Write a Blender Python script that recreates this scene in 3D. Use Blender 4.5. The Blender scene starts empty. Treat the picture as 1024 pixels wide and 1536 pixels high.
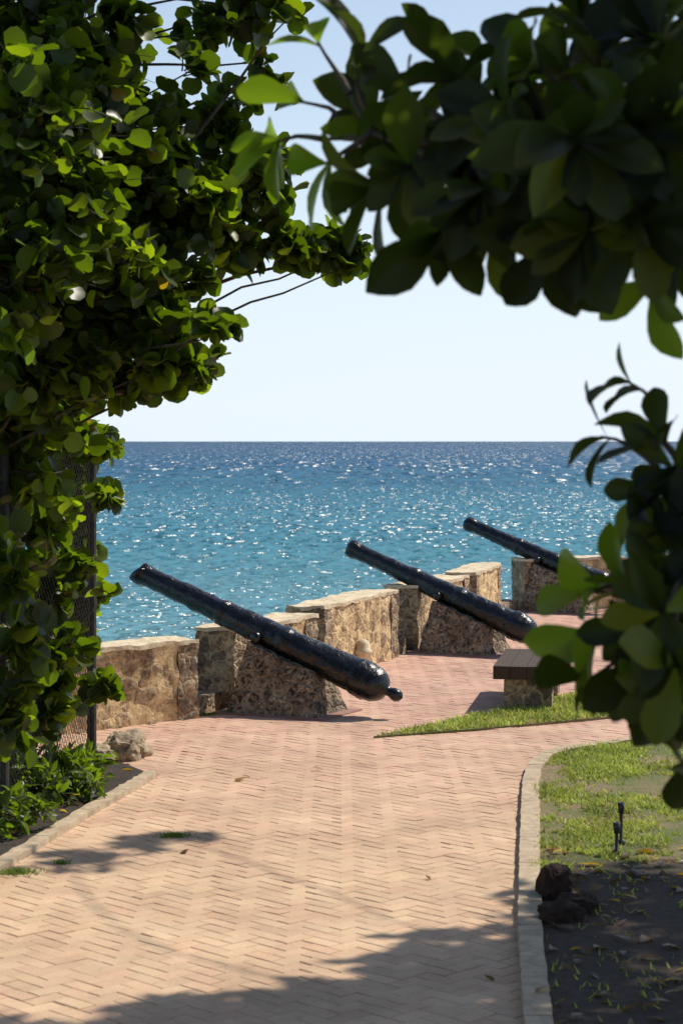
import bpy, math, random
import numpy as np
from mathutils import Vector, noise, Matrix
random.seed(7); rng=np.random.default_rng(7)
S=bpy.context.scene
F=3000.0; H=2.6
# site survey: bearing/drop readings -> metric world position (camera station at origin, eye 2.6 m)
def G(a,b,z=0.0):
    Y=F*(H-z)/(b-662); return Vector(((a-512)*Y/F,Y,z))
def D(a,b,Y):
    return Vector(((a-512)*Y/F,Y,H-(b-662)*Y/F))
def new_obj(name,verts,faces,mat=None,parent=None,smooth=False,uv=None):
    me=bpy.data.meshes.new(name); me.from_pydata([tuple(v) for v in verts],[],[tuple(f) for f in faces]); me.update()
    if smooth: me.polygons.foreach_set('use_smooth',[True]*len(me.polygons))
    o=bpy.data.objects.new(name,me); S.collection.objects.link(o)
    if mat: me.materials.append(mat)
    if parent: o.parent=parent
    return o
def empty(name,loc=(0,0,0)):
    e=bpy.data.objects.new(name,None); S.collection.objects.link(e); e.empty_display_size=.2; return e
# ---------- node helpers
class M:
    def __init__(s,name):
        s.m=bpy.data.materials.new(name); s.m.use_nodes=True; s.t=s.m.node_tree; s.n=s.t.nodes; s.l=s.t.links
        s.b=s.n['Principled BSDF']; s.out=s.n['Material Output']
    def add(s,t,**k):
        n=s.n.new(t)
        for a,v in k.items(): setattr(n,a,v)
        return n
    def co(s,scale=(1,1,1)):
        g=s.add('ShaderNodeNewGeometry'); m=s.add('ShaderNodeMapping'); m.inputs['Scale'].default_value=scale
        s.l.new(g.outputs['Position'],m.inputs[0]); return m.outputs[0]
    def noise(s,scale,detail=4,rough=.55,co=None,dist=0,out=0):
        n=s.add('ShaderNodeTexNoise'); n.inputs['Scale'].default_value=scale; n.inputs['Detail'].default_value=detail
        n.inputs['Roughness'].default_value=rough; n.inputs['Distortion'].default_value=dist
        s.l.new(co or s.co(),n.inputs['Vector']); return n.outputs[out]
    def ramp(s,fac,stops,interp='LINEAR'):
        r=s.add('ShaderNodeValToRGB'); r.color_ramp.interpolation=interp
        e=r.color_ramp.elements
        while len(e)<len(stops): e.new(.5)
        for i,(p,c) in enumerate(stops):
            e[i].position=p; e[i].color=(tuple(c) if isinstance(c,tuple) else (c,c,c))+(1,)
        s.l.new(fac,r.inputs[0]); return r.outputs[0]
    def mix(s,fac,a,b,mode='MIX'):
        n=s.add('ShaderNodeMix',data_type='RGBA',blend_type=mode)
        for i,v in ((0,fac),(6,a),(7,b)):
            if hasattr(v,'links'): s.l.new(v,n.inputs[i])
            elif isinstance(v,(int,float)): n.inputs[i].default_value=v if i==0 else (v,v,v,1)
            else: n.inputs[i].default_value=tuple(v)+(1,)
        return n.outputs[2]
    def math(s,op,a,b=0.,c=None):
        n=s.add('ShaderNodeMath',operation=op)
        for i,v in enumerate((a,b)):
            if isinstance(v,(int,float)): n.inputs[i].default_value=v
            else: s.l.new(v,n.inputs[i])
        return n.outputs[0]
    def vmath(s,op,a,b=None):
        n=s.add('ShaderNodeVectorMath',operation=op)
        for i,v in enumerate((a,b)):
            if v is None: continue
            if isinstance(v,(tuple,Vector)): n.inputs[i].default_value=tuple(v)
            else: s.l.new(v,n.inputs[i])
        return n.outputs[0]
    def bump(s,h,strength=.5,dist=.02,prev=None):
        b=s.add('ShaderNodeBump'); b.inputs['Strength'].default_value=strength; b.inputs['Distance'].default_value=dist
        s.l.new(h,b.inputs['Height'])
        if prev: s.l.new(prev,b.inputs['Normal'])
        return b.outputs[0]
    def set(s,color=None,rough=None,normal=None,spec=None):
        for nm,v in (('Base Color',color),('Roughness',rough),('Normal',normal),('Specular IOR Level',spec)):
            if v is None: continue
            if isinstance(v,(int,float)): s.b.inputs[nm].default_value=v
            elif isinstance(v,tuple): s.b.inputs[nm].default_value=v+(1,)
            else: s.l.new(v,s.b.inputs[nm])
        return s.m
    def attr(s,name='Col'):
        a=s.add('ShaderNodeAttribute'); a.attribute_name=name; return a.outputs['Color']
def setcol(me,cols):
    a=me.color_attributes.new('Col','FLOAT_COLOR','POINT')
    c=np.ones((len(me.vertices),4),dtype=np.float32); c[:,:3]=cols; a.data.foreach_set('color',c.ravel())

# ---------- sun & sky
AZ=math.radians(55); EL=math.radians(51)
sd=Vector((math.sin(AZ)*math.cos(EL),math.cos(AZ)*math.cos(EL),math.sin(EL)))
sl=bpy.data.lights.new('sun','SUN'); sl.energy=5.0; sl.angle=math.radians(.5); sl.color=(1,.94,.82)
so=bpy.data.objects.new('sun',sl); S.collection.objects.link(so); so.rotation_euler=sd.to_track_quat('Z','Y').to_euler(); so.location=(20,20,30)
w=bpy.data.worlds.new('World'); S.world=w; w.use_nodes=True
nt=w.node_tree; sky=nt.nodes.new('ShaderNodeTexSky'); sky.sky_type='NISHITA'; sky.sun_disc=False
sky.sun_elevation=EL; sky.sun_rotation=AZ; sky.dust_density=.5; sky.air_density=1.0; sky.ozone_density=1.2; sky.altitude=0
# maritime haze: white scattering layer near the horizon, strongest towards the sun side
tc=nt.nodes.new('ShaderNodeTexCoord'); sp=nt.nodes.new('ShaderNodeSeparateXYZ'); nt.links.new(tc.outputs['Generated'],sp.inputs[0])
hr=nt.nodes.new('ShaderNodeValToRGB'); nt.links.new(sp.outputs[2],hr.inputs[0])
e=hr.color_ramp.elements; e.new(.5); e.new(.5)
for i,(p,v) in enumerate(((0,.97),(.06,.80),(.18,.38),(.45,0.))): e[i].position=p; e[i].color=(v,v,v,1)
dp=nt.nodes.new('ShaderNodeVectorMath'); dp.operation='DOT_PRODUCT'; nt.links.new(tc.outputs['Generated'],dp.inputs[0]); dp.inputs[1].default_value=(math.sin(AZ)*.6,math.cos(AZ)*.6,0)
ma=nt.nodes.new('ShaderNodeMath'); ma.operation='ADD'; ma.use_clamp=True; nt.links.new(dp.outputs['Value'],ma.inputs[0]); ma.inputs[1].default_value=.64
mu=nt.nodes.new('ShaderNodeMath'); mu.operation='MULTIPLY'; nt.links.new(ma.outputs[0],mu.inputs[0]); nt.links.new(hr.outputs[0],mu.inputs[1])
mxn=nt.nodes.new('ShaderNodeMix'); mxn.data_type='RGBA'; nt.links.new(mu.outputs[0],mxn.inputs[0]); nt.links.new(sky.outputs[0],mxn.inputs[6]); mxn.inputs[7].default_value=(7.1,8.0,9.1,1)
nt.links.new(mxn.outputs[2],nt.nodes['Background'].inputs[0]); nt.nodes['Background'].inputs[1].default_value=.12
S.view_settings.view_transform='Standard'; S.view_settings.look='None'; S.view_settings.exposure=0

# ---------- camera
cd=bpy.data.cameras.new('camera'); co=bpy.data.objects.new('camera',cd); S.collection.objects.link(co); S.camera=co
co.location=(0,0,H); co.rotation_euler=(math.radians(90),0,0)
cd.sensor_fit='VERTICAL'; cd.sensor_height=36; cd.lens=36*F/1536; cd.shift_y=-106/1536
cd.clip_start=.1; cd.clip_end=200000
cd.dof.use_dof=True; cd.dof.focus_distance=20; cd.dof.aperture_fstop=4.2

# ---------- sea
m=M('sea_water')
g=m.add('ShaderNodeNewGeometry'); sx=m.add('ShaderNodeSeparateXYZ'); m.l.new(g.outputs['Position'],sx.inputs[0])
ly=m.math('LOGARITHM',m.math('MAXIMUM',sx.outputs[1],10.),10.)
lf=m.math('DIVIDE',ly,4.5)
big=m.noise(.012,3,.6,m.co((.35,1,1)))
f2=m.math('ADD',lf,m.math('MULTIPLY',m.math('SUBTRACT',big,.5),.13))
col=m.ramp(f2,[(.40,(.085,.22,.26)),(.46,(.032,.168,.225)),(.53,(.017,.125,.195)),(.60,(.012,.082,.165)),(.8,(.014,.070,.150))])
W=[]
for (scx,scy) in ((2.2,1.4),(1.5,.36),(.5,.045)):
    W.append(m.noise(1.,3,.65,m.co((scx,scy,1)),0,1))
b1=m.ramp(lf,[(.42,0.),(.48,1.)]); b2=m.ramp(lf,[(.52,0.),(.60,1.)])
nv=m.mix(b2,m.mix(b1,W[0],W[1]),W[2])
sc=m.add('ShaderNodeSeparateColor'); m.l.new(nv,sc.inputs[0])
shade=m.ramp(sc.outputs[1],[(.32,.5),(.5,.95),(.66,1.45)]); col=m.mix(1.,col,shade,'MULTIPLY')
nn=m.vmath('MULTIPLY',m.vmath('SUBTRACT',nv,(.5,.5,.5)),(6.8,6.8,0.))
nn=m.vmath('NORMALIZE',m.vmath('ADD',nn,(0,0,1)))
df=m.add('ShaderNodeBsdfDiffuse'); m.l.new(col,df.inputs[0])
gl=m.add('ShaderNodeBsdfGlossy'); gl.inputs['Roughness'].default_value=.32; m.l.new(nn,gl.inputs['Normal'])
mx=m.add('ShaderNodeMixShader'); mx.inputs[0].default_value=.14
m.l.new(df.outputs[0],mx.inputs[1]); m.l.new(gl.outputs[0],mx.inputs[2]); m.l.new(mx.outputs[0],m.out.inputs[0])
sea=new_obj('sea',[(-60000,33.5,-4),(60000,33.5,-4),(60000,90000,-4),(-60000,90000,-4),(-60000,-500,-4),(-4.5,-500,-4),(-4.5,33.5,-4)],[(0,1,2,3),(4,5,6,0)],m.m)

# ---------- wall line
wall_in=[(-9,12.5),(-3.6,16.6),(-1.35,18.8),(-1.05,19.5),(-.26,21.0),(-.2,21.7),(.67,24.1),(.94,24.9),(1.70,26.9),(1.84,27.4),(2.34,29.5),(2.79,30.7),(4.45,31.3),(4.85,31.45),(7.2,32.2),(16,34),(60,36)]
def land():
    out=[]
    for i,p in enumerate(wall_in): out.append((p[0]-.2,p[1]+.15))
    poly=out+[(60,-40),(-9,-40)]
    n=len(poly); v=[(x,y,-.03) for x,y in poly]+[(x-.8,y+.6,-6) for x,y in poly]
    f=[tuple(range(n-1,-1,-1))]+[(i,(i+1)%n,n+(i+1)%n,n+i) for i in range(n)]
    mm=M('soil'); c=mm.ramp(mm.noise(6,8,.7),[(.3,(.035,.022,.014)),(.7,(.12,.075,.045))])
    return new_obj('ground',v,f,mm.set(c,.95,mm.bump(mm.noise(25,6),.8,.03)))
land()

# ---------- brick paving (real herringbone bricks)
DUST=(.66,.49,.32)
m=M('clay_paver'); base=m.attr(); n1=m.noise(60,4,.7); v=m.ramp(n1,[(.3,.84),(.7,1.10)])
dust=m.ramp(m.noise(2.3,6,.75),[(.42,0.),(.70,.65)])
c=m.mix(1.,base,v,'MULTIPLY'); c=m.mix(dust,c,DUST); st=m.ramp(m.noise(.9,5,.7),[(.35,(.78,.75,.72)),(.65,(1.06,1.05,1.03))]); c=m.mix(1.,c,st,'MULTIPLY')
paver=m.set(c,.88,m.bump(n1,.45,.004))
def line_x(y):
    for a,b in zip(wall_in[:-1],wall_in[1:]):
        if a[1]<=y<=b[1]: return a[0]+(b[0]-a[0])*(y-a[1])/(b[1]-a[1])
    return -9
def bricks():
    u=.1; c45=math.sqrt(.5); V=[];FC=[];C=[]
    R=420
    for i in range(-R,R):
        for j in range(-R,R):
            t=(i-j)%4
            if t==0: x0,y0,x1,y1=i,j,i+2,j+1
            elif t==3: x0,y0,x1,y1=i,j,i+1,j+2
            else: continue
            mx=(x0+x1)/2*u; my=(y0+y1)/2*u
            X=(mx-my)*c45; Y=(mx+my)*c45+3
            if not(-3.4<X<6.5 and 4<Y<31.8): continue
            if Y>12.6 and X<line_x(Y)-.05 : continue
            if X>3.2 and Y<16.8: continue
            gp=random.uniform(.0012,.0026); ch=random.uniform(.002,.004)
            hw=(x1-x0)*u/2-gp; hh=(y1-y0)*u/2-gp
            zt=random.gauss(0,.0012)+.006*noise.noise(Vector((X*1.3,Y*1.3,0))); tx=random.gauss(0,.008); ty=random.gauss(0,.008)
            k=len(V)
            for lv,(ins,zz) in enumerate(((0,None),(0,-ch),(ch,0))):
                for (sx_,sy_) in ((-1,-1),(1,-1),(1,1),(-1,1)):
                    ax=sx_*(hw-ins); ay=sy_*(hh-ins)
                    V.append((X+(ax-ay)*c45,Y+(ax+ay)*c45,-.014 if zz is None else zt+zz+ax*tx+ay*ty))
            for a in range(4):
                b=(a+1)%4
                FC.append((k+a,k+b,k+4+b,k+4+a)); FC.append((k+4+a,k+4+b,k+8+b,k+8+a))
            FC.append((k+8,k+9,k+10,k+11))
            q=random.random(); br=random.uniform(.88,1.06)
            cc=np.array((.64,.445,.285))*(1-q)+np.array((.61,.39,.255))*q
            far=min(1,max(0,(Y-12)/8)); cc=cc*(1-far)+np.array((.56,.32,.25))*far
            C+= [cc*br]*12
    o=new_obj('brick_path',V,FC,paver); setcol(o.data,np.array(C)); return o
bricks()
m=M('joint_sand'); js=m.set(m.ramp(m.noise(40,3),[(.3,(.45,.33,.21)),(.7,(.60,.45,.29))]),.95)
pj=[(x+.02,y,-.0065) for x,y in wall_in[1:13]]
pj=[(-3.4,4,-.0065),(3.2,4,-.0065),(3.2,16.8,-.0065),(6.5,16.8,-.0065),(6.5,31.9,-.0065)]+pj[::-1]
new_obj('path_bedding',pj,[tuple(range(len(pj)))],js)

# ---------- generic noisy block
def blockmesh(corners,res=.06,amp=.012,fr=5,rnd=0):
    c=[Vector(p) for p in corners]; V=[];FC=[]
    for q in ((0,1,5,4),(1,2,6,5),(2,3,7,6),(3,0,4,7),(4,5,6,7)):
        a,b,cc,d=[c[i] for i in q]
        nu=max(2,int(max((b-a).length,(cc-d).length)/res)); nv=max(2,int((d-a).length/res)); k=len(V)
        for j in range(nv+1):
            for i in range(nu+1):
                s=i/nu;t=j/nv
                p=(a*(1-s)+b*s)*(1-t)+(d*(1-s)+cc*s)*t
                nn=noise.noise_vector(p*fr)*amp+noise.noise_vector(p*fr*3.1)*amp*.45
                V.append(p+nn)
        for j in range(nv):
            for i in range(nu):
                e=k+j*(nu+1)+i; FC.append((e,e+1,e+nu+2,e+nu+1))
    return V,FC
def merge(parts):
    V=[];FC=[]
    for v,f in parts:
        k=len(V); V+=list(v); FC+=[tuple(i+k for i in q) for q in f]
    return V,FC

def stone_mat(name,plaster,stA,stB,cover,scale=5.5,mort=None,pits=(.35,.35,.6,1.25),bumpd=.02):
    m=M(name)
    co_=m.co((1,1,1.25))
    nz=m.add('ShaderNodeTexNoise'); nz.inputs['Scale'].default_value=6; nz.inputs['Detail'].default_value=3; m.l.new(co_,nz.inputs['Vector'])
    cw=m.mix(.14,co_,nz.outputs['Color'])
    vo=m.add('ShaderNodeTexVoronoi',feature='DISTANCE_TO_EDGE'); vo.inputs['Scale'].default_value=scale; m.l.new(cw,vo.inputs['Vector'])
    vc=m.add('ShaderNodeTexVoronoi'); vc.inputs['Scale'].default_value=scale; m.l.new(cw,vc.inputs['Vector'])
    sep=m.add('ShaderNodeSeparateColor'); m.l.new(vc.outputs['Color'],sep.inputs[0])
    st=m.ramp(sep.outputs[0],[(0,stA),(.5,tuple((a+b)/2 for a,b in zip(stA,stB))),(1,stB)])
    pit=m.noise(24,6,.72); st=m.mix(1.,st,m.ramp(pit,[(pits[0],pits[1]),(pits[2],pits[3])]),'MULTIPLY')
    edge=m.ramp(vo.outputs[0],[(.03,1.),(.12,0.)])
    pc=m.ramp(m.noise(9,6,.75),[(.3,tuple(x*.72 for x in plaster)),(.7,tuple(min(1,x*1.12) for x in plaster))])
    c1=m.mix(edge,st,mort or pc)
    cov=m.ramp(m.math('ADD',m.noise(4.5,5,.7),m.math('MULTIPLY',sep.outputs[1],.22)),[(cover-.02,1.),(cover+.08,0.)])
    cov=m.math('SUBTRACT',1.,cov)
    c2=m.mix(cov,c1,pc)
    grime=m.ramp(m.noise(3.2,6,.75),[(.34,(.42,.38,.35)),(.5,(.92,.9,.88)),(.65,(1.12,1.12,1.12))]); c2=m.mix(1.,c2,grime,'MULTIPLY')
    hgt=m.math('ADD',m.math('MULTIPLY',m.ramp(vo.outputs[0],[(0,0.),(.15,1.)]),m.math('SUBTRACT',1.,cov)),m.math('MULTIPLY',pit,.9))
    return m.set(c2,.93,m.bump(hgt,1.,bumpd))
mw=stone_mat('limewashed_rubble',(.80,.59,.32),(.30,.20,.12),(.68,.48,.27),.58,6.5,None,(.36,.42,.55,1.25),.016)
mq=stone_mat('coral_quoin',(.58,.43,.26),(.17,.125,.09),(.46,.34,.22),.70,8)
mb=stone_mat('coral_rubble',(.50,.39,.27),(.13,.10,.075),(.42,.32,.22),.75,9,(.40,.31,.21),(.44,.18,.55,1.4),.025)
m=M('wall_cap'); mc=m.set(m.ramp(m.noise(7,7,.75),[(.3,(.42,.32,.20)),(.60,(.76,.63,.43))]),.9,m.bump(m.noise(30,6,.7),.9,.015))
wl=empty('stone_parapet_wall')
def section(a,b,z,th=.42,quoin=True):
    a=Vector((*a,0)); b=Vector((*b,0)); d=(b-a).normalized(); n=Vector((-d.y,d.x,0)) # outward (left)
    L=(b-a).length; ql=.24
    def box(s0,s1,z0,z1,off0,off1,t=None):
        p=[a+d*s0+n*off0,a+d*s1+n*off0,a+d*s1+n*off1,a+d*s0+n*off1]
        return [Vector((q.x,q.y,z0)) for q in p]+[Vector((q.x,q.y,z1)) for q in p]
    V,Fc=blockmesh(box(ql,L-ql,-.03,z-.03,0.,th),amp=.024); o=new_obj('wall_body',V,Fc,mw,wl)
    for s0,s1 in ((0,ql),(L-ql,L)):
        V,Fc=blockmesh(box(s0,s1,-.03,z-.03,-.012,th+.01),amp=.024,fr=7); new_obj('quoin',V,Fc,mq,wl)
    V,Fc=blockmesh(box(-.01,L+.01,z-.04,z,-.016,th+.02),amp=.024,fr=4); new_obj('cap',V,Fc,mc,wl)
secs=[((-9,12.5),(-3.9,16.35),.74),((-3.6,16.6),(-1.35,18.8),.74),((-1.05,19.5),(-.26,21.0),.78),((-.2,21.7),(.67,24.1),.81),((.94,24.9),(1.70,26.9),.80),((1.84,27.4),(2.34,29.5),.80),((2.79,30.7),(4.45,31.3),.80),((4.85,31.45),(7.2,32.2),.8),((7.6,32.3),(16,34),.8)]
for s in secs: section(*s)
for (a,b) in zip(secs[:-1],secs[1:]):
    p=Vector((*a[1],0)); q=Vector((*b[0],0)); d=(q-p).normalized(); n=Vector((-d.y,d.x,0))
    pp=[p-d*.05+n*.1,q+d*.05+n*.1,q+d*.05+n*.42,p-d*.05+n*.42]
    V,Fc=blockmesh([Vector((v.x,v.y,-.03)) for v in pp]+[Vector((v.x,v.y,.16)) for v in pp]); new_obj('embrasure_sill',V,Fc,mq,wl)

# ---------- cannons
m=M('black_painted_iron'); n1=m.noise(20,5,.6); n2=m.noise(55,3,.6)
cn=m.bump(n1,.6,.012); cn=m.bump(n2,.6,.005,cn)
rust=m.ramp(m.noise(7,6,.75),[(.60,0.),(.72,.5)])
iron=m.set(m.mix(rust,m.ramp(n1,[(.35,(.0025,.0025,.003)),(.7,(.008,.008,.009))]),(.03,.014,.009)),m.ramp(n2,[(.35,.13),(.65,.32)]),cn,.55)
m=M('red_concrete_pad'); padm=m.set(m.ramp(m.noise(14,6),[(.3,(.24,.12,.10)),(.7,(.36,.20,.16))]),.9,m.bump(m.noise(50),.4,.005))
prof=[(.0,.055),(.0,.110),(.012,.120),(.03,.122),(.045,.112),(.06,.102),(.1,.100),(.33,.118),(.335,.130),(.355,.132),(.36,.123),(.56,.138),(.565,.152),(.59,.154),(.6,.143),(.83,.163),(.84,.180),(.875,.182),(.885,.168),(.905,.164),(.925,.138),(.937,.10),(.945,.05),(.955,.045),(.965,.058),(.98,.062),(.992,.045),(1.0,.004)]
def cannon(muz,tip,tb,seed,mr=0):
    e=empty('cannon'); muz=Vector(muz); tip=Vector(tip); ax=tip-muz; L=ax.length; ax.normalize()
    side=ax.cross(Vector((0,0,1))).normalized(); up=side.cross(ax)
    st=[]
    st.append((.10,.05)); st.append((.002,.05))
    for (s0,r0),(s1,r1) in zip(prof[:-1],prof[1:]):
        k=max(1,int((s1-s0)/.008))
        for i in range(k): st.append((s0+(s1-s0)*i/k,r0+(r1-r0)*i/k))
    st.append(prof[-1]); ns=56; V=[];FC=[]
    for i,(s,r) in enumerate(st):
        for j in range(ns):
            a=2*math.pi*j/ns; dr=up*math.cos(a)+side*math.sin(a)
            p=muz+ax*(s*L)+dr*r
            q=p+Vector((seed*7,0,0))
            k=min(1,r/.1)
            rough=.009*noise.noise(q*8)+.006*noise.noise(q*20)+.004*noise.noise(q*45)
            p=p+dr*rough*k
            if s<.03: p=p+ax*(.02*noise.noise(Vector((a,seed,0)))+ (.07*mr*max(0,math.cos(a-.6))))
            V.append(p)
    for i in range(len(st)-1):
        for j in range(ns):
            j2=(j+1)%ns; FC.append((i*ns+j,i*ns+j2,(i+1)*ns+j2,(i+1)*ns+j))
    FC.append(tuple(range(ns)))
    new_obj('barrel',V,FC,iron,e,True)
    V=[];FC=[];c=muz+ax*(.50*L)-up*.04
    for k,(l,r) in enumerate(((-.19,.0),(-.19,.045),(-.18,.052),(.18,.052),(.19,.045),(.19,0))):
        for j in range(20):
            a=2*math.pi*j/20; V.append(c+side*l+(up*math.cos(a)+ax*math.sin(a))*r)
    for k in range(5):
        for j in range(20): FC.append((k*20+j,k*20+(j+1)%20,(k+1)*20+(j+1)%20,(k+1)*20+j))
    new_obj('trunnions',V,FC,iron,e,True)
    hx=Vector((ax.x,ax.y,0)).normalized(); sy=Vector((-hx.y,hx.x,0))
    c0=muz+ax*(tb*L)
    def zat(s): return c0.z+s*ax.z/math.hypot(ax.x,ax.y)-.115
    cb=Vector((c0.x,c0.y,0)); bl,bw,tl,tw=.48,.34,.34,.2
    B=[cb-hx*bl-sy*bw,cb+hx*bl-sy*bw,cb+hx*bl+sy*bw,cb-hx*bl+sy*bw]
    T=[cb-hx*tl-sy*tw,cb+hx*tl-sy*tw,cb+hx*tl+sy*tw,cb-hx*tl+sy*tw]
    zz=[zat(-tl),zat(tl),zat(tl),zat(-tl)]
    V,Fc=blockmesh(B+[Vector((t.x,t.y,z)) for t,z in zip(T,zz)],.03,.018,8); new_obj('plinth',V,Fc,mb,e)
    B=[cb-hx*.60-sy*.42,cb+hx*.60-sy*.42,cb+hx*.60+sy*.42,cb-hx*.60+sy*.42]
    V,Fc=blockmesh([Vector((b.x,b.y,-.01)) for b in B]+[Vector((b.x,b.y,.014)) for b in B],.1,.003); new_obj('pad',V,Fc,padm,e)
cannon((-2.05,19.95,1.31),(.57,18.7,.20),.585,1,1)
cannon((.115,25.6,1.235),(2.45,24.0,.216),.60,2)
cannon((1.98,31.6,1.31),(4.23,30.0,.32),.60,3)

# ---------- bench
m=M('weathered_timber'); gr=m.noise(5,5,.6,m.co((14,2,14)))
tim=m.set(m.ramp(gr,[(.3,(.030,.018,.011)),(.7,(.10,.065,.042))]),.75,m.bump(gr,.5,.006),.25)
bn=empty('park_bench')
def obox(name,a,d,l,wd,z0,z1,mat,par,amp=.002,res=.12):
    d=Vector((*d,0)).normalized(); n=Vector((d.y,-d.x,0)); a=Vector((*a,0))
    p=[a,a+n*wd,a+n*wd+d*l,a+d*l]
    V,Fc=blockmesh([Vector((q.x,q.y,z0)) for q in p]+[Vector((q.x,q.y,z1)) for q in p],res,amp)
    k=len(V); V+= [Vector((q.x,q.y,z0)) for q in p]; Fc.append((k+3,k+2,k+1,k))
    return new_obj(name,V,Fc,mat,par)
d0=Vector((.16,1,0)).normalized(); n0=Vector((d0.y,-d0.x,0))
a0=Vector((1.46,19.3,0))
for i in range(4):
    q=a0+n0*(i*.162); obox('seat_plank_%d'%i,(q.x,q.y),(d0.x,d0.y),1.65,.157,.305,.43,tim,bn)
for i,s in enumerate((.08,1.2)):
    q=a0+n0*.1+d0*s; obox('leg_%d'%i,(q.x,q.y),(d0.x,d0.y),.3,.46,-.01,.304,mq,bn,.006,.05)

# ---------- lawns
def poly_sheet(name,pts,z,mat,skirt=.06):
    n=len(pts); V=[(x,y,z) for x,y in pts]+[(x,y,z-skirt) for x,y in pts]
    return new_obj(name,V,[tuple(range(n))]+[(i,(i+1)%n,n+(i+1)%n,n+i) for i in range(n)],mat)
def inside(x,y,P):
    r=False;j=len(P)-1
    for i in range(len(P)):
        if (P[i][1]>y)!=(P[j][1]>y) and x<(P[j][0]-P[i][0])*(y-P[i][1])/(P[j][1]-P[i][1])+P[i][0]: r=not r
        j=i
    return r
m=M('lawn_soil'); nn=m.noise(1.6,5,.65)
lc=m.mix(m.ramp(nn,[(.42,0.),(.58,1.)]),m.ramp(m.noise(40,5),[(.3,(.20,.14,.07)),(.7,(.40,.30,.16))]),m.ramp(m.noise(60,5),[(.3,(.09,.12,.03)),(.7,(.22,.24,.06))]))
# bare dark mulch under the trees, ragged edge
g=m.add('ShaderNodeNewGeometry'); sx=m.add('ShaderNodeSeparateXYZ'); m.l.new(g.outputs['Position'],sx.inputs[0])
yy=m.math('ADD',sx.outputs[1],m.math('MULTIPLY',m.math('SUBTRACT',m.noise(1.8,6,.7),.5),3.5))
bare=m.ramp(m.math('DIVIDE',yy,20.),[(.60,1.),(.635,0.)])
lc=m.mix(bare,lc,m.ramp(m.noise(22,6,.7),[(.3,(.022,.014,.009)),(.7,(.10,.062,.038))]))
ls=m.set(lc,.95,m.bump(m.noise(35,6,.7),1.,.04))
kerb=[(.80,3.5),(.81,8.9),(.93,10.57),(1.15,12.9),(1.36,15.06),(1.46,15.8),(1.62,16.4),(1.9,16.8),(2.3,17.1),(3.02,17.55),(4.2,18.0),(8,19.5)]
l1=[(x+.08,y-.02) for x,y in kerb]+[(8,3.5)]
poly_sheet('lawn_ground',l1[::1],.03,ls)
l2=[(.28,17.5),(1.2,17.95),(2.2,18.55),(2.8,18.9),(4.5,19.6),(9,21.5),(9,26),(4.4,24.2),(3.6,22.8),(2.96,21.7),(2.35,20.4),(1.75,19.5),(1.2,18.8),(.75,18.1)]
poly_sheet('lawn_strip_ground',l2,.02,ls)
m=M('grass_blade'); gb=m.attr(); g_=m.set(gb,.6)
tr=m.add('ShaderNodeBsdfTranslucent'); m.l.new(gb,tr.inputs[0]); mx=m.add('ShaderNodeMixShader'); mx.inputs[0].default_value=.45
m.l.new(m.b.outputs[0],mx.inputs[1]); m.l.new(tr.outputs[0],mx.inputs[2]); m.l.new(mx.outputs[0],m.out.inputs[0]); grassm=m.m
def grass(name,P,z,box,n,patchy,hh=.04):
    V=[];FC=[];C=[]
    while n>0:
        n-=1
        x=random.uniform(box[0],box[1]); y=random.uniform(box[2],box[3])
        if not inside(x,y,P): continue
        q=noise.noise(Vector((x*1.7,y*1.1,3)))+.5*noise.noise(Vector((x*6,y*6,1)))
        if patchy is not None and q+patchy+max(0,(y-15.3))*.25+random.gauss(0,.18)<0: continue
        if patchy is not None and y+1.2*noise.noise(Vector((x*2,y*2,7)))<12.3 and random.random()<.95: continue
        a=random.uniform(0,6.28); h=hh*random.uniform(.6,1.6); wv=.0045+.0003*y; lean=Vector((random.gauss(0,.6),random.gauss(0,.6),1))*h
        k=len(V); p=Vector((x,y,z)); s=Vector((math.cos(a),math.sin(a),0))*wv
        V+=[p-s,p+s,p+lean]; FC.append((k,k+1,k+2))
        b=random.uniform(.75,1.35)*(1+.5*noise.noise(Vector((x*2.5,y*2.5,9)))); yl=random.random()
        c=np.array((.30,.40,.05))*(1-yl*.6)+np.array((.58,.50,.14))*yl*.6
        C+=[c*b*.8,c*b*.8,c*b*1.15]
    o=new_obj(name,V,FC,grassm); setcol(o.data,np.array(C))
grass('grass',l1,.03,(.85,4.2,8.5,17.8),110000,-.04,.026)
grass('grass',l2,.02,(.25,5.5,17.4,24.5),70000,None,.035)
def weeds():
    V=[];FC=[];C=[]
    for (cx,cy,r,n) in ((-1.1,13.15,.12,260),(-1.95,12.05,.16,300),(-1.72,12.3,.06,80),(-1.05,19.1,.12,200),(-1.25,19.0,.08,120)):
        for _ in range(n):
            a=random.uniform(0,6.28); rr=r*abs(random.gauss(0,.5)); p=Vector((cx+math.cos(a)*rr,cy+math.sin(a)*rr*.6,0)); an=random.uniform(0,6.28)
            s=Vector((math.cos(an),math.sin(an),0))*.005; k=len(V); V+=[p-s,p+s,p+Vector((random.gauss(0,.6),random.gauss(0,.6),1))*.03]; FC.append((k,k+1,k+2))
            C+=[np.array((.18,.26,.04))]*3
    o=new_obj('weeds',V,FC,grassm); setcol(o.data,np.array(C))
weeds()
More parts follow.
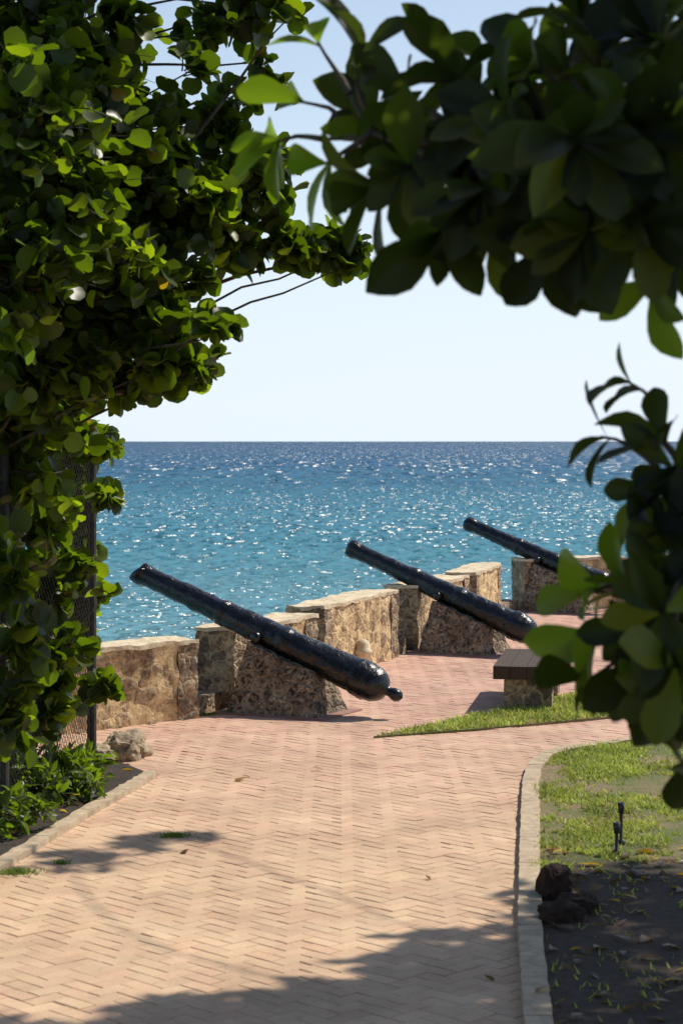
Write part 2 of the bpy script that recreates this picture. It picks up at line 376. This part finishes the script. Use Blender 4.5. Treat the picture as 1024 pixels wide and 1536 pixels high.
# kerbs
m=M('kerb_concrete'); kn=m.noise(12,7,.7); km=m.set(m.ramp(kn,[(.3,(.30,.22,.14)),(.7,(.56,.44,.30))]),.92,m.bump(m.noise(60,5),.6,.006))
def kerbstrip(name,pts,w_,h,mat,seg=.9):
    P=[Vector((*p,0)) for p in pts]; R=[]
    for a,b in zip(P[:-1],P[1:]):
        L=(b-a).length; k=max(1,round(L/seg))
        for i in range(k): R.append(a.lerp(b,i/k))
    R.append(P[-1]); parts=[]
    for i in range(len(R)-1):
        a,b=R[i],R[i+1]; d=(b-a).normalized()
        def nrm(j):
            q=(R[min(j+1,len(R)-1)]-R[max(j-1,0)]).normalized(); return Vector((q.y,-q.x,0))
        na,nb_=nrm(i),nrm(i+1); g_=.002; a=a+d*g_; b=b-d*g_; jz=random.gauss(0,.002)
        p=[a,a+na*w_,b+nb_*w_,b]
        parts.append(blockmesh([Vector((q.x,q.y,-.03)) for q in p]+[Vector((q.x,q.y,h+jz)) for q in p],.05,.010,9))
    V,Fc=merge(parts); return new_obj(name,V,Fc,mat)
kerbstrip('kerb',kerb,.125,.05,km)
kb=[(-2.62,8.0),(-2.05,12.04),(-1.72,13.9),(-1.42,15.5)]
kerbstrip('kerb',[(x-.1,y) for x,y in kb],.1,.045,km)
m=M('bed_soil'); bs=m.set(m.ramp(m.noise(14,7,.7),[(.3,(.015,.010,.007)),(.7,(.06,.04,.027))]),.95,m.bump(m.noise(30,6),1.,.03))
bed=[(-2.70,8.0),(-2.13,12.04),(-1.80,13.9),(-1.49,15.5),(-1.75,16.0),(-2.4,16.3),(-9,12),(-9,8)]
poly_sheet('planting_bed',bed,.03,bs)

# ---------- rocks
m=M('rock_stone'); rk=m.set(m.ramp(m.noise(9,7,.7),[(.3,(.16,.115,.07)),(.7,(.60,.47,.31))]),.92,m.bump(m.noise(20,7,.7),1.,.03))
m=M('dark_rock'); rkd=m.set(m.ramp(m.noise(9,7,.7),[(.3,(.018,.012,.010)),(.7,(.075,.046,.034))]),.95,m.bump(m.noise(20,7,.7),1.,.03),.2)
def rock(loc,s,mat,seed):
    import bmesh
    b=bmesh.new(); bmesh.ops.create_icosphere(b,subdivisions=4,radius=1)
    for v in b.verts:
        p=v.co.copy(); q=p*1.1+Vector((seed,0,0))
        mx=max(abs(p.x),abs(p.y),abs(p.z)); p=p*(1-.45)+p/mx*.45*.85
        p*=1+.28*noise.noise(q)+.2*noise.noise(q*2.7)+.1*noise.noise(q*7)
        v.co=Vector((p.x*s[0],p.y*s[1],p.z*s[2]))
    me=bpy.data.meshes.new('rock'); b.to_mesh(me); b.free(); me.materials.append(mat)
    o=bpy.data.objects.new('rock',me); S.collection.objects.link(o); o.location=loc; o.rotation_euler=(0,0,seed)
rock((-1.77,16.45,.07),(.22,.18,.15),rk,1.3); rock((-2.0,16.2,.05),(.2,.18,.1),rk,2.2)
rock((1.2,11.3,.09),(.10,.11,.13),rkd,3.1); rock((1.30,11.0,.03),(.12,.12,.09),rkd,4.4); rock((1.17,10.75,.03),(.1,.13,.1),rkd,5.2)
def lathe(name,loc,pr,mat,par=None,n=20):
    V=[];FC=[]
    for z,r in pr:
        for j in range(n): V.append((loc[0]+r*math.cos(2*math.pi*j/n),loc[1]+r*math.sin(2*math.pi*j/n),loc[2]+z))
    for k in range(len(pr)-1):
        for j in range(n): FC.append((k*n+j,k*n+(j+1)%n,(k+1)*n+(j+1)%n,(k+1)*n+j))
    return new_obj(name,V,FC,mat,par,True)
for l in ((.24,22.75,0),(1.09,24.85,0)):
    lathe('stone_bollard',l,[(0,.10),(.18,.09),(.19,.11),(.22,.11),(.24,.085),(.30,.08),(.34,.05),(.355,0)],mc)
m=M('black_metal'); bm_=m.set(m.ramp(m.noise(30),[(.3,(.012,.012,.012)),(.7,(.03,.03,.03))]),.45)
for l,hh in (((1.78,12.75,.03),.27),((1.71,12.45,.03),.2)):
    e=empty('garden_spike_light')
    lathe('stake',l,[(0,.03),(.02,.03),(.03,.011),(hh-.07,.011),(hh-.06,.016)],bm_,e,12)
    lathe('lamp_head',l,[(hh-.07,.0),(hh-.07,.018),(hh,.024),(hh,.02),(hh-.02,.0)],bm_,e,14)
bx=(-10.7,330,-4)
lathe('marker_buoy',bx,[(-.2,.15),(.1,.2),(.2,.18),(.25,.06),(.7,.05),(.72,.1),(.85,.1),(.9,0)],bm_)

# ---------- foliage machinery
def tube_parts(pts,radii,n=6):
    V=[];FC=[]
    for i,p in enumerate(pts):
        t=(pts[min(i+1,len(pts)-1)]-pts[max(i-1,0)]).normalized()
        a=t.cross(Vector((.3,.1,1)) if abs(t.z)<.9 else Vector((1,0,0))).normalized(); b=t.cross(a)
        for j in range(n):
            an=2*math.pi*j/n; V.append(p+(a*math.cos(an)+b*math.sin(an))*radii[i])
    for i in range(len(pts)-1):
        for j in range(n): FC.append((i*n+j,i*n+(j+1)%n,(i+1)*n+(j+1)%n,(i+1)*n+j))
    return V,FC
def curve(a,b,bend=.15,k=6):
    a=Vector(a);b=Vector(b);L=(b-a).length; off=Vector((random.gauss(0,1),random.gauss(0,1),random.gauss(.3,1)))*L*bend*.5
    o2=Vector((random.random()*9,0,0))
    return [a.lerp(b,i/k)+off*math.sin(math.pi*i/k)+ (noise.noise_vector(o2+Vector((i*.7,0,0)))*L*.03 if 0<i<k else Vector()) for i in range(k+1)]
def tpl_round():
    V=[(0,0,0)]; n=10
    for j in range(n):
        a=2*math.pi*j/n-math.pi/2; r=.5*(1-.16*(1 if j==0 else 0)+.04*math.sin(j*2.3))
        x=math.cos(a)*r; y=.5+math.sin(a)*r*.95; V.append((x,y,.22*abs(x)-.10*(y)**2+.02*math.sin(j*3.1)))
    V[0]=(0,.5,-.03)
    return np.array(V),[(0,1+j,1+(j+1)%n) for j in range(n)]
def tpl_obov(pointy=.0,simple=False):
    V=[];FC=[]; st=[(0,.02),(.15,.07),(.35,.15),(.55,.22),(.72,.25),(.86,.20),(.95,.10),(1,.01)]
    if pointy: st=[(0,.02),(.12,.10),(.3,.19),(.5,.22),(.7,.17),(.86,.09),(1,.005)]
    if simple:
        for y,w_ in ((0,.02),(.4,.17),(.75,.25),(1,.03)):
            V+=[(-w_,y,w_*.2-.15*y*y),(0,y,-.15*y*y),(w_,y,w_*.2-.15*y*y)]
        for i in range(3):
            for j in range(2): e=i*3+j; FC.append((e,e+1,e+4,e+3))
        return np.array(V),FC
    for y,w_ in st:
        z=-.22*y*y
        V+=[(-w_,y,z+w_*.28),(-w_*.5,y,z+w_*.12),(0,y,z),(w_*.5,y,z+w_*.12),(w_,y,z+w_*.28)]
    for i in range(len(st)-1):
        for j in range(4): e=i*5+j; FC.append((e,e+1,e+6,e+5))
    return np.array(V),FC
class Leaves:
    def __init__(s): s.L=[]
    def add(s,p,d,nrm,size,col): s.L.append((p,d,nrm,size,col))
    def build(s,name,tpl,mat,parent):
        T,FC=tpl; n=len(s.L); k=len(T)
        P=np.array([tuple(l[0]) for l in s.L]); Dv=np.array([tuple(l[1]) for l in s.L]); N=np.array([tuple(l[2]) for l in s.L])
        sz=np.array([l[3] for l in s.L]); C=np.array([l[4] for l in s.L])
        Dv/=np.linalg.norm(Dv,axis=1,keepdims=True); X=np.cross(Dv,N); X/=np.maximum(np.linalg.norm(X,axis=1,keepdims=True),1e-6); Z=np.cross(X,Dv)
        wx=rng.uniform(.82,1.12,n); cz=rng.uniform(.6,2.4,n)
        V=P[:,None,:]+sz[:,None,None]*(T[None,:,0:1]*wx[:,None,None]*X[:,None,:]+T[None,:,1:2]*Dv[:,None,:]+T[None,:,2:3]*cz[:,None,None]*Z[:,None,:])
        V=V.reshape(-1,3); fn=len(FC[0]); Fa=(np.array(FC)[None]+ (np.arange(n)*k)[:,None,None]).reshape(-1,fn)
        me=bpy.data.meshes.new(name); me.vertices.add(len(V)); me.vertices.foreach_set('co',V.astype(np.float32).ravel())
        me.loops.add(Fa.size); me.loops.foreach_set('vertex_index',Fa.astype(np.int32).ravel())
        me.polygons.add(len(Fa)); me.polygons.foreach_set('loop_start',np.arange(len(Fa),dtype=np.int32)*fn)
        me.polygons.foreach_set('use_smooth',np.ones(len(Fa),dtype=bool))
        me.update(calc_edges=True); setcol(me,np.repeat(C,k,axis=0)); me.materials.append(mat)
        o=bpy.data.objects.new(name,me); S.collection.objects.link(o); o.parent=parent; print(name,n); return o
def leaf_mat(name,trans=.4,rough=.38,tint=(1.9,2.1,.5),spec=.5):
    m=M(name); c=m.attr(); m.set(c,rough,None,spec)
    tr=m.add('ShaderNodeBsdfTranslucent'); tc=m.mix(1.,c,tint,'MULTIPLY'); m.l.new(tc,tr.inputs[0])
    mx=m.add('ShaderNodeMixShader'); mx.inputs[0].default_value=trans
    m.l.new(m.b.outputs[0],mx.inputs[1]); m.l.new(tr.outputs[0],mx.inputs[2]); m.l.new(mx.outputs[0],m.out.inputs[0]); return m.m
m=M('bark'); bark=m.set(m.ramp(m.noise(12,5,.7,m.co((1,1,.3))),[(.3,(.03,.022,.016)),(.7,(.12,.09,.065))]),.9,m.bump(m.noise(30,5,.7,m.co((1,1,.3))),.9,.02))
lm_g=leaf_mat('sea_grape_leaf',.44,.40,(4.2,4.6,.6),.4); lm_a=leaf_mat('almond_leaf',.40,.42,(6.8,8.2,1.2),.25)
def rnd3():
    v=Vector((random.gauss(0,1),random.gauss(0,1),random.gauss(0,1))); return v.normalized()
def lcol(kind):
    r=random.random(); b=random.uniform(.6,1.35)
    if kind=='g':
        c=(.036,.054,.009) if r<.70 else ((.085,.11,.014) if r<.994 else (.16,.10,.02))
    elif kind=='s': c=(.06,.085,.018)
    elif kind=='d':
        c=(.16,.09,.045) if r<.6 else (.26,.16,.08)
    elif kind=='b': c=(.045,.060,.012)  # young leaves, sunlit brightness put into their colour
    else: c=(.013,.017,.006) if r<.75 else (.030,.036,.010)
    return tuple(x*b for x in c)
def clump(L,T,c,r,twigs,lpt,size,kind='g',squash=.85,core=None):
    c=Vector(c)
    for _ in range(twigs):
        d=rnd3(); d.z=d.z*squash+.1
        s=c+rnd3()*r*.25; e=c+Vector((d.x,d.y,d.z))*r*random.uniform(.55,1.2)
        pts=curve(s,e,.25,4); T.append(tube_parts(pts,[.006,.005,.004,.003,.002],4))
        for i in range(lpt):
            t=.2+.8*(i+random.random()*.6)/lpt; t=min(t,.999); k=int(t*4); p=pts[k].lerp(pts[k+1],t*4-k)
            od=(d*.5+rnd3()).normalized()
            nrm=(Vector((0,0,1))*random.uniform(.1,1.0)+sd*.3+rnd3()*.9).normalized()
            L.add(p+od*.015,od,nrm,size*random.uniform(.55,1.25),lcol(kind))
def rosette(L,T,base,tip,n,size,kind='a'):
    base=Vector(base);tip=Vector(tip); pts=curve(base,tip,.15,4); T.append(tube_parts(pts,[.012,.010,.008,.006,.005],5))
    ax=(pts[4]-pts[3]).normalized(); a=ax.cross(Vector((0,.2,1))).normalized(); b=ax.cross(a); o=random.random()*6
    for i in range(n):
        an=o+i*2.4; rad=a*math.cos(an)+b*math.sin(an); sp=random.uniform(.45,1.4)
        od=(ax+rad*sp+Vector((0,0,-.15))).normalized(); nrm=(ax*1.0-rad*.4+Vector((0,0,.8))+rnd3()*.3).normalized()
        L.add(pts[4]-ax*random.uniform(0,.05),od,nrm,size*random.uniform(.65,1.15),lcol(kind))

# ---------- left: sea grape tree
tg=empty('sea_grape_tree'); L=Leaves(); T=[]
GC=[(20,40,12.5,.6,46),(110,110,13,.5,42),(40,200,12,.6,52),(150,210,13,.5,40),(90,330,12.5,.6,55),(200,300,13.5,.5,40),(20,430,12,.55,48),(140,440,13,.5,44),
(60,560,13,.5,42),(150,560,13.5,.32,26),(230,400,13.5,.34,24),(290,320,13.5,.34,22),(340,270,14,.3,18),(390,290,14,.24,12),(405,240,14,.2,8),(350,365,14,.26,15),(430,365,14,.18,12),(480,372,14.2,.15,10),(525,375,14.2,.13,9),(505,405,14.2,.1,4),
(320,190,14,.22,9),(360,150,14,.15,5),(280,110,13,.14,4),(300,50,13.5,.18,5),(350,30,13.5,.24,9),(415,20,13.5,.2,8),(250,210,13.5,.25,10),(180,20,13,.22,9),(400,95,14,.1,3),(420,130,14,.08,2),
(310,490,12.5,.12,4),(335,495,12.5,.06,2),(250,500,13.2,.2,12),(250,550,13,.22,13),(300,560,13.2,.14,7),(215,490,13,.26,14),(200,575,13.4,.14,7),(290,420,13.5,.14,6),
(20,620,13.5,.4,28),(80,630,14.3,.3,18),(150,670,14.8,.14,8),(155,745,14.8,.10,5),(30,720,13.5,.35,14),(80,800,14,.28,7),(20,850,13,.35,12),(40,980,13,.3,10),(158,895,14.8,.03,1),(100,980,14.5,.2,6),(150,1030,15,.12,6),(20,1080,13,.28,14),(80,1060,14.5,.25,10),
(60,250,15,.8,50),(60,420,15,.8,50),(20,600,15.5,.6,46),(60,100,15,.8,46),(-120,100,13,1.0,36),(-140,400,13,1.0,36),(-120,700,13.5,.9,36),(-120,950,13.5,.8,30),(0,900,16.2,.55,56),(50,740,16.2,.45,56),(20,1040,15.9,.45,40),(80,850,16.6,.3,44),(90,960,16.6,.25,30),(90,700,16.6,.3,36),(115,690,16.0,.14,22),(115,760,16.0,.15,26),(112,830,16.1,.16,26),(115,900,16.1,.14,22),(112,970,16.1,.12,16),(80,900,14.8,.22,14),(110,850,15,.14,8)]
for (a,b,Y,r,n) in GC:
    c=D(a,b,Y); clump(L,T,c,r,int(n*1.1),9,.145 if r>.15 else .125)
def limb(T,a,b,r0,r1,bend=.2,k=8,n=8):
    pts=curve(a,b,bend,k); T.append(tube_parts(pts,[r0+(r1-r0)*i/k for i in range(k+1)],n)); return pts
tr=[Vector((-2.45,14.5,0)),Vector((-2.5,14.4,.8)),Vector((-2.4,14.3,1.6)),Vector((-2.45,14.2,2.4)),Vector((-2.3,14.0,3.2)),Vector((-2.2,13.8,4.2)),Vector((-2.0,13.7,5.2)),Vector((-1.9,13.8,6.2))]
T.append(tube_parts(tr,[.17,.15,.14,.12,.10,.09,.08,.05],12))
tr2=[Vector((-2.7,13.9,0)),Vector((-2.8,13.8,1.0)),Vector((-2.7,13.6,2.2)),Vector((-2.9,13.3,3.4)),Vector((-2.9,13.,4.6))]
T.append(tube_parts(tr2,[.13,.12,.1,.08,.05],10))
for i,(a,b,Y,r,n) in enumerate(GC):
    c=D(a,b,Y)
    src=min(tr[:7]+tr2,key=lambda q:(q-c).length+ (2 if q.z>c.z else 0))
    limb(T,src,c,.03 if r>.3 else .014,.005,.12)
for tgt,Y in (((540,372),14.2),((440,20),13.6),((420,230),14)):
    limb(T,tr[4],D(*tgt,Y),.035,.004,.1,10)
# unseen high crown, added above the picture to darken the tree below
for x,y,z,r,n in ((-1.7,13.3,6.7,.8,55),(-1.0,13.9,6.9,.8,55),(-.3,14.5,7.1,.7,46),(.4,15.0,7.2,.6,34),(-2.4,12.7,6.6,.8,46),(-.6,13.2,6.8,.6,30)):
    limb(T,tr[7],(x,y,z),.05,.02); clump(L,T,(x,y,z),r,n,8,.19)
V,Fc=merge(T); new_obj('trunk_and_branches',V,Fc,bark,tg,True)
L.build('leaves',tpl_round(),lm_g,tg)

# ---------- left fence
fe=empty('chain_link_fence')
m=M('galvanised_rusty'); fm=m.set(m.ramp(m.noise(20,5),[(.35,(.015,.013,.011)),(.7,(.05,.042,.035))]),.7)
T=[]; A=Vector((-1.97,15.8,0)); B=Vector((-2.75,9.5,0)); dv=(B-A); Lf=dv.length; dv.normalize(); hf=2.66
for s in (0,2.4,4.8,Lf):
    p=A+dv*s; T.append(tube_parts([p,p+Vector((0,0,hf))],[.038,.038],10))
T.append(tube_parts([A+Vector((0,0,hf-.05)),B+Vector((0,0,hf-.05))],[.02,.02],8))
stp=.075
for i in range(-int(hf/stp),int(Lf/stp)):
    for sgn in (1,-1):
        s0=i*stp; z0=0; s1=s0+hf; z1=hf
        if sgn<0: z0,z1=hf,0
        def cl(s): return z0+(z1-z0)*(s-s0)/hf
        a=max(0,s0); b=min(Lf,s1)
        if b-a<.02: continue
        pa=A+dv*a+Vector((0,0,cl(a)*.97+.02)); pb=A+dv*b+Vector((0,0,cl(b)*.97+.02)); T.append(tube_parts([pa,pb],[.0025,.0025],3))
V,Fc=merge(T); new_obj('posts_and_mesh',V,Fc,fm,fe)

# ---------- low plants in left bed
pb=empty('flowering_shrub'); L=Leaves(); T=[]
for i in range(26):
    x=random.uniform(-2.7,-1.78); y=random.uniform(13.0,15.3)
    if x>-2.1+(y-12.04)*.18-.14: continue
    clump(L,T,(x,y,.14),.17,9,8,.095,'s')
for (a,b,Y) in ((60,1190,14.2),(110,1180,14.6),(30,1160,14),(90,1150,15),(10,1220,13)):
    c=D(a,b,Y); c.z=max(c.z,.15); clump(L,T,c,.18,14,8,.095,'s')
V,Fc=merge(T); new_obj('stems',V,Fc,bark,pb,True); L.build('leaves',tpl_obov(1),lm_g,pb)

# ---------- fallen leaves
fl=empty('leaf_litter'); L=Leaves()
def litter(n,x0,x1,y0,y1,z,test):
    for _ in range(n):
        x=random.uniform(x0,x1); y=random.uniform(y0,y1)
        if not test(x,y): continue
        a=random.uniform(0,6.28); L.add(Vector((x,y,z+random.uniform(0,.02))),Vector((math.cos(a),math.sin(a),random.gauss(0,.15))),Vector((random.gauss(0,.35),random.gauss(0,.35),1)),random.uniform(.05,.13),tuple(q*.6 for q in lcol('d')))
litter(650,.95,3.6,7,12.6,.04,lambda x,y: x>.81+.13+max(0,(y-8.9))*.085)
litter(260,-3.2,-1.6,11.5,16,.035,lambda x,y: x<-2.25+(y-12.04)*.18)
litter(7,-1.6,.9,9,16,.006,lambda x,y: True)
L.build('leaves',tpl_obov(0,True),lm_g,fl)

# ---------- right: tropical almond tree (near)
ta=empty('almond_tree'); L=Leaves(); T=[]
tk=[Vector((2.2,5.6,0)),Vector((2.15,5.7,1)),Vector((2.0,5.8,2.1)),Vector((2.0,5.9,3.2)),Vector((1.9,6.0,4.4)),Vector((1.8,6.2,5.4))]
T.append(tube_parts(tk,[.17,.15,.13,.11,.08,.04],12))
up_=[ (410,215,6.6,6,'b'),(440,150,6.6,2,'b'),(475,60,6.4,2,'b'),(490,245,6.3,4,'b'),(545,80,6.2,4),(560,285,6.0,6),(600,150,6.2,7),(610,250,5.8,7),(560,175,6.6,6),(660,350,5.6,5),(700,230,5.8,8),(720,290,5.5,7),(690,120,6,7),(760,180,5.6,9),(740,335,5.6,6),(800,100,5.8,8),(810,260,5.4,9),(830,360,5.4,6),(880,180,5.5,9),(880,350,5.3,8),(900,90,5.7,9),(950,250,5.3,9),(960,340,5.2,6),(1010,150,5.4,9),(1010,310,5.3,8),(990,60,5.6,9),(650,55,6.3,2),(870,20,6,6),(975,435,5.6,3,'b'),(1060,240,5.5,9),(850,250,6.2,9),(930,160,6.3,9),(770,260,6.3,8),(1000,240,6.4,9),(920,300,6.2,8),(840,150,6.4,8),(820,190,6.0,9),(900,240,5.8,9),(960,120,5.9,9),(780,300,5.9,7),(1020,360,5.8,7),(860,210,5.0,9),(940,200,5.1,9),(1000,180,5.1,9),(920,320,5.6,9),(740,220,6.0,9),(670,260,6.0,8),(800,220,5.5,9),(860,300,5.7,9),(980,310,5.9,9),(1010,90,5.9,9),(850,110,6.2,8),(940,40,6.2,8),(1020,20,6.0,8),(730,150,6.3,7),(650,200,6.3,8),(585,215,6.4,6)]
hub1=D(1100,230,5.9); hub2=D(930,200,5.9)
limb(T,tk[3],hub1,.07,.05); limb(T,hub1,hub2,.05,.03); mid=D(720,210,6.0); limb(T,hub2,mid,.03,.015); far=D(560,200,6.3); limb(T,mid,far,.015,.008)
hubs=[hub1,hub2,mid,far]
for q_ in up_:
    a,b,Y,n=q_[:4]; kd=q_[4] if len(q_)>4 else 'a'
    t=D(a,b,Y); hb=min([h for h in hubs],key=lambda q:(q-t).length+(.5 if q.x<t.x else 0))
    base=t+(hb-t).normalized()*min(.22,(hb-t).length*.8)
    limb(T,hb,base,.010,.006,.15,5,5); rosette(L,T,base,t,n,.225,kd)
lo=[(900,655,6.0,3),(945,575,6.0,3),(985,650,5.8,5),(960,740,5.8,5),(1000,790,5.7,6),(1010,700,5.8,6),(930,870,5.8,5,'b'),(880,890,5.9,4,'b'),(980,880,5.6,7),(960,950,5.7,7),(890,960,5.8,5,'b'),(880,1020,5.8,3),(950,1010,5.6,7),(1000,960,5.6,8),(1010,1040,5.5,8),(990,1070,5.7,3),(1030,1150,5.5,3),(1040,850,5.6,8),(1050,750,5.7,8),(1030,930,5.9,9),(1060,1050,5.8,9),(1000,840,6.0,7),(990,920,5.2,6),(1010,1000,5.2,6)]
hubs=[D(1120,760,5.8),D(1090,930,5.8),D(1030,880,5.8),D(1020,720,5.9)]
limb(T,tk[2],hubs[0],.04,.02); limb(T,tk[1],hubs[1],.04,.02); limb(T,hubs[1],hubs[2],.02,.012); limb(T,hubs[0],hubs[3],.02,.012)
for q_ in lo:
    a,b,Y,n=q_[:4]; kd=q_[4] if len(q_)>4 else 'a'
    t=D(a,b,Y); hb=min(hubs,key=lambda q:(q-t).length+(.3 if q.x<t.x else 0)); base=t+(hb-t).normalized()*min(.2,(hb-t).length*.8)
    limb(T,hb,base,.009,.006,.12,5,5); rosette(L,T,base,t,n,.20,kd)
LU=Leaves()  # unseen upper crown, added to shade the boughs below
for i in range(240):
    c=Vector((random.uniform(1.35,3.6),random.uniform(5.4,8.2),random.uniform(4.4,6.2)))
    if c.z<2.6+.23*c.y+.25: continue
    b_=c+rnd3()*.25
    if i%5==0: limb(T,tk[4+i%2],c,.02,.006)
    for _ in range(2): rosette(LU,T,b_+rnd3()*.1,c+rnd3()*.25,9,.235)
V,Fc=merge(T); new_obj('trunk_and_branches',V,Fc,bark,ta,True); L.build('leaves',tpl_obov(),lm_a,ta); LU.build('upper_shade_leaves',tpl_obov(0,True),lm_a,ta)

# ---------- shade tree standing right of the path (crown overhead)
t2=empty('almond_tree'); L=Leaves(); T=[]
tk=[Vector((6.2,10.8,0)),Vector((6.1,11.0,1.6)),Vector((6.0,11.2,3.2)),Vector((5.8,11.4,4.8)),Vector((5.5,11.6,6.0)),Vector((5.2,11.8,7.2))]
T.append(tube_parts(tk,[.22,.19,.17,.14,.11,.07],12))
def shade(gx,gy,z,r,n,lr=.03):
    k=z/math.tan(EL); c=Vector((gx+k*math.sin(AZ),gy+k*math.cos(AZ),z))
    limb(T,tk[4],c-Vector((0,0,.2)),lr,.010,.15,8,6)
    for _ in range(n):
        d=rnd3(); p=c+Vector((d.x,d.y,d.z*.35))*r*random.uniform(.2,1); rosette(L,T,p-d*.15,p,8,.24)
for q in ((.85,10.1,7,.7,70),(1.7,11.0,7,.9,64),(.3,9.4,6.8,.65,70),(1.5,9.3,6.8,1,70),(2.4,10.2,6.8,1,60),(2.3,11.5,7.1,.7,40),(1.6,11.6,7.2,.5,22),(-.4,9.1,6.6,.55,54),(-.9,8.7,6.6,.5,46),(.2,8.5,6.5,.9,90),(1.2,8.2,6.5,1,70),(-1.5,8.7,6.6,.3,14),(3.1,11.4,6.8,1,40),(-1.2,12.95,8.2,.3,12,.008),(-1.7,12.4,8.2,.3,11,.008)):
    shade(*q)
V,Fc=merge(T); new_obj('trunk_and_branches',V,Fc,bark,t2,True); L.build('leaves',tpl_obov(0,True),lm_a,t2)
print('done',len(bpy.data.objects))
